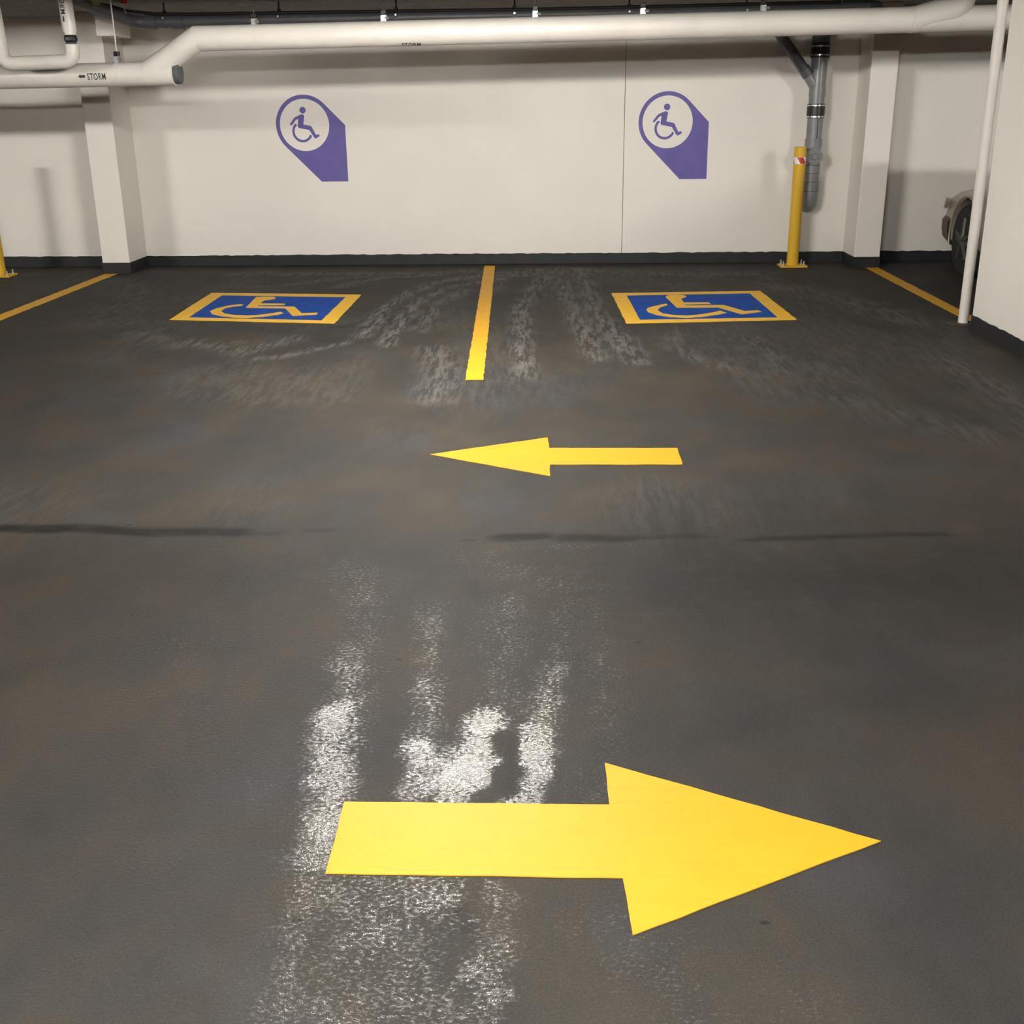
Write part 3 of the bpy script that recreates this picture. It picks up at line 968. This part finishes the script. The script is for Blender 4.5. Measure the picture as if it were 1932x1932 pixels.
# ------------------------------------------------------------------ car in the bay at right, nose to the wall
def build_car():
    CX, NY = 4.475, 11.04       # centre line, nose
    L_ = 4.40
    t = thing('car', 'beige car parked nose to the wall, mostly hidden behind the thin white pole', 'car', (CX, NY - L_ / 2, 0))
    def interp(x, tab):
        for (a, va), (b, vb) in zip(tab, tab[1:]):
            if a <= x <= b:
                f = (x - a) / (b - a)
                f = f * f * (3 - 2 * f)
                return va + (vb - va) * f
        return tab[-1][1] if x > tab[-1][0] else tab[0][1]
    # s = distance back from the nose
    top = [(0, .60), (.10, .655), (.35, .70), (.8, .755), (1.2, .83), (1.35, .87), (3.5, .90), (4.15, .90), (4.3, .86), (4.40, .80)]
    bot = [(0, .34), (.1, .30), (.3, .22), (4.1, .22), (4.3, .30), (4.4, .36)]
    wid = [(0, .70), (.06, .77), (.2, .835), (.5, .87), (1.0, .885), (3.4, .885), (4.0, .85), (4.3, .79), (4.4, .70)]
    st = [0, .03, .07, .12, .2, .3, .45, .6, .8, 1.0, 1.2, 1.35, 1.6, 2.0, 2.4, 2.8, 3.2, 3.5, 3.8, 4.0, 4.15, 4.27, 4.34, 4.40]
    bm = bmesh.new()
    rings = []
    for s in st:
        w_, z0, z1 = interp(s, wid), interp(s, bot), interp(s, top)
        hz = z1 - z0
        prof = [(0, z0), (w_ * .55, z0), (w_ * .92, z0 + .01), (w_ * .985, z0 + hz * .12), (w_ * 1.0, z0 + hz * .35), (w_ * 1.0, z0 + hz * .55), (w_ * .985, z0 + hz * .72),
                (w_ * .96, z0 + hz * .88), (w_ * .90, z1 - .012), (w_ * .78, z1 + .006), (w_ * .4, z1 + .022), (0, z1 + .028)]
        full = prof + [(-x, z) for x, z in prof[-2:0:-1]]
        rings.append([bm.verts.new((CX + x, NY - s, z)) for x, z in full])
    n = len(rings[0])
    for a, b in zip(rings, rings[1:]):
        for k in range(n):
            bm.faces.new((a[k], a[(k + 1) % n], b[(k + 1) % n], b[k]))
    bm.faces.new(rings[0])
    bm.faces.new(rings[-1])
    bmesh.ops.recalc_face_normals(bm, faces=bm.faces)
    body = obj('body', bm, M_CAR, t, True)
    WR_, AX = .31, [NY - .80, NY - 3.45]
    for ay in AX:                    # cut the wheel arches
        for sx in (-1, 1):
            cb = tb([(CX + sx * .62, ay, WR_ + .01), (CX + sx * 1.0, ay, WR_ + .01)], WR_ + .045, 40)
            bmesh.ops.recalc_face_normals(cb, faces=cb.faces)
            me = bpy.data.meshes.new('cut')
            cb.to_mesh(me)
            cb.free()
            co = bpy.data.objects.new('cut', me)
            COL.objects.link(co)
            md = body.modifiers.new('b', 'BOOLEAN')
            md.operation = 'DIFFERENCE'
            md.solver = 'EXACT'
            md.object = co
            dg = bpy.context.evaluated_depsgraph_get()
            nm = bpy.data.meshes.new_from_object(body.evaluated_get(dg))
            body.modifiers.clear()
            body.data = nm
            bpy.data.objects.remove(co)
            bpy.data.meshes.remove(me)
    # arch liners
    for ay in AX:
        for sx in (-1, 1):
            obj('arch_liner', tb([(CX + sx * .60, ay, WR_ + .01), (CX + sx * .625, ay, WR_ + .01)], WR_ + .04, 32), M_BLACK, t)
            # flared lip
            bm = bmesh.new()
            for k in range(21):
                pass
            pts = [(CX + sx * .872, ay + (WR_ + .05) * math.cos(a_), WR_ + .01 + (WR_ + .05) * math.sin(a_)) for a_ in [PI * (-.06 + 1.12 * k / 20) for k in range(21)]]
            obj('arch_lip', tube(bm, pts, .008, 8), M_CAR, t, True)
    # cabin
    cab = [(1.22, .86, .80, .02), (1.5, .87, .80, .16), (1.95, .88, .79, .46), (2.15, .88, .79, .505), (2.9, .89, .79, .52), (3.2, .89, .78, .46), (3.55, .895, .76, .24), (3.85, .90, .74, .02)]
    bm = bmesh.new()
    rings = []
    for s, zb, w_, h_ in cab:
        k_ = h_ / .52
        wt = w_ - .20 * k_
        prof = [(w_ + .03, zb - .03), (w_ - .02, zb + h_ * .12), (wt + .03, zb + h_ * .85), (wt - .04, zb + h_ * .97), (0, zb + h_ + .02)]
        full = prof + [(-x, z) for x, z in prof[-2::-1]]
        rings.append([bm.verts.new((CX + x, NY - s, z)) for x, z in full])
    n = len(rings[0])
    for a, b in zip(rings, rings[1:]):
        for k in range(n - 1):
            bm.faces.new((a[k], a[k + 1], b[k + 1], b[k]))
    bm.faces.new(rings[0])
    bm.faces.new(rings[-1])
    obj('windows', bm, M_GLASS, t, True)
    # roof skin
    bm = bmesh.new()
    rr = []
    for s, z, w_ in [(1.98, 1.37, .53), (2.2, 1.415, .57), (2.6, 1.435, .585), (3.0, 1.42, .57), (3.22, 1.375, .54)]:
        rr.append([bm.verts.new((CX + w_ * x, NY - s, z + .02 * (1 - x * x))) for x in (-1.06, -.9, -.5, 0, .5, .9, 1.06)])
    for a, b in zip(rr, rr[1:]):
        for k in range(6):
            bm.faces.new((a[k], a[k + 1], b[k + 1], b[k]))
    bmesh.ops.solidify(bm, geom=bm.faces, thickness=.02)
    obj('roof', bm, M_CAR, t, True)
    for sx in (-1, 1):
        def P_(s, x, z):
            return (CX + sx * x, NY - s, z)
        obj('pillar', tb([P_(1.26, .80, .87), P_(1.98, .60, 1.365)], .024, 10), M_CAR, t, True)
        obj('pillar', tb([P_(2.45, .795, .90), P_(2.45, .625, 1.39)], .026, 10), M_CAR, t, True)
        obj('pillar', tb([P_(3.80, .72, .92), P_(3.22, .58, 1.375)], .036, 10), M_CAR, t, True)
        m_ = obj('mirror', bx(CX + sx * .90 - .07, CX + sx * .90 + .07, NY - 1.62, NY - 1.50, .90, 1.02, bev=.025), M_CAR, t, True)
        obj('mirror_arm', tb([P_(1.56, .78, .90), P_(1.56, .88, .93)], .018, 8), M_BLACK, m_, True)
        # headlamp wrapping round the corner
        bm = bmesh.new()
        hp = [(.42, .002), (.62, .006), (.73, .02), (.805, .08), (.843, .16), (.866, .26)]
        lo = [bm.verts.new(P_(s - .004, x + .012, .515 + s * .12)) for x, s in hp]
        hi = [bm.verts.new(P_(s + .006, x + .004, .600 + s * .15)) for x, s in hp]
        for i in range(len(hp) - 1):
            bm.faces.new((lo[i], lo[i + 1], hi[i + 1], hi[i]))
        bmesh.ops.solidify(bm, geom=bm.faces, thickness=.012)
        obj('headlamp', bm, M_HEAD, t, True)
        bm = bmesh.new()
        hp = [(.40, 4.41), (.62, 4.40), (.72, 4.375), (.80, 4.29), (.845, 4.15)]
        lo = [bm.verts.new(P_(s, x, .62)) for x, s in hp]
        hi = [bm.verts.new(P_(s - .02, x - .012, .80)) for x, s in hp]
        for i in range(len(hp) - 1):
            bm.faces.new((lo[i], lo[i + 1], hi[i + 1], hi[i]))
        bmesh.ops.solidify(bm, geom=bm.faces, thickness=.012)
        obj('tail_lamp', bm, M_TAIL, t, True)
        # door seams and handles
        for s0 in (1.45, 2.48, 3.25):
            obj('door_seam', bx(CX + sx * .884 - .003, CX + sx * .884 + .003, NY - s0 - .003, NY - s0 + .003, .34, .84), M_BLACK, t)
        for s0 in (2.30, 3.08):
            obj('door_handle', bx(CX + sx * .885 - .012, CX + sx * .885 + .012, NY - s0 - .08, NY - s0 + .08, .72, .745, bev=.006), M_CAR, t)
        for ay in AX:
            o_ = CX + sx * .865
            i_ = CX + sx * .67
            wh = obj('wheel', tb([(i_, ay, WR_), (i_ + sx * .02, ay, WR_), (o_ - sx * .03, ay, WR_), (o_, ay, WR_), (o_ + sx * .002, ay, WR_)], [WR_ - .03, WR_, WR_, WR_ - .02, WR_ - .09], 40), M_TYRE, t, True)
            obj('rim', tb([(o_ - sx * .03, ay, WR_), (o_ + sx * .006, ay, WR_), (o_ - sx * .015, ay, WR_)], [.20, .205, .19], 32), M_RIM, wh, True)
            for k in range(5):
                a_ = 2 * PI * k / 5 + .3
                obj('spoke', tb([(o_ + sx * .010, ay, WR_), (o_ + sx * .004, ay + .19 * math.cos(a_), WR_ + .19 * math.sin(a_))], [.022, .016], 8), M_RIM, wh, True)
            obj('hub_cap', tb([(o_ + sx * .0, ay, WR_), (o_ + sx * .022, ay, WR_)], [.05, .036], 16), M_RIM, wh, True)
    # bumpers
    for nm, sy, hp, z0, z1 in (('front_bumper', 1, [(0, -.05), (.45, -.045), (.68, -.03), (.79, .02), (.835, .10), (.865, .25), (.875, .38)], .23, .47),
                               ('rear_bumper', -1, [(0, 4.46), (.45, 4.45), (.66, 4.42), (.76, 4.36), (.82, 4.24), (.855, 4.08), (.865, 3.88)], .28, .56)):
        bm = bmesh.new()
        full = [(-x, s) for x, s in hp[:0:-1]] + hp
        rows = []
        for x, s in full:
            k_ = .04 if sy > 0 else -.04
            f = abs(x) / .86
            ins = .86
            rows.append([bm.verts.new((CX + x * (.90 if q_ == 0 else .985 if q_ in (1,) else 1.0 if q_ in (2, 3) else .97), NY - (s + (k_ if q_ == 0 else k_ * .3 if q_ == 1 else 0 if q_ < 4 else k_ * .5)), zz)) for q_, zz in enumerate((z0 - .03, z0 + .05, z0 + .12, z1 - .04, z1))])
        for a, b in zip(rows, rows[1:]):
            for k in range(4):
                bm.faces.new((a[k], a[k + 1], b[k + 1], b[k]))
        bmesh.ops.solidify(bm, geom=bm.faces, thickness=.02)
        obj(nm, bm, M_CARB, t, True)
    obj('grille', bx(CX - .36, CX + .36, NY - .02, NY + .012, .50, .60, bev=.01), M_BLACK, t)
    obj('underbody', bx(CX - .6, CX + .6, NY - 4.2, NY - .3, .16, .30), M_BLACK, t)

build_car()
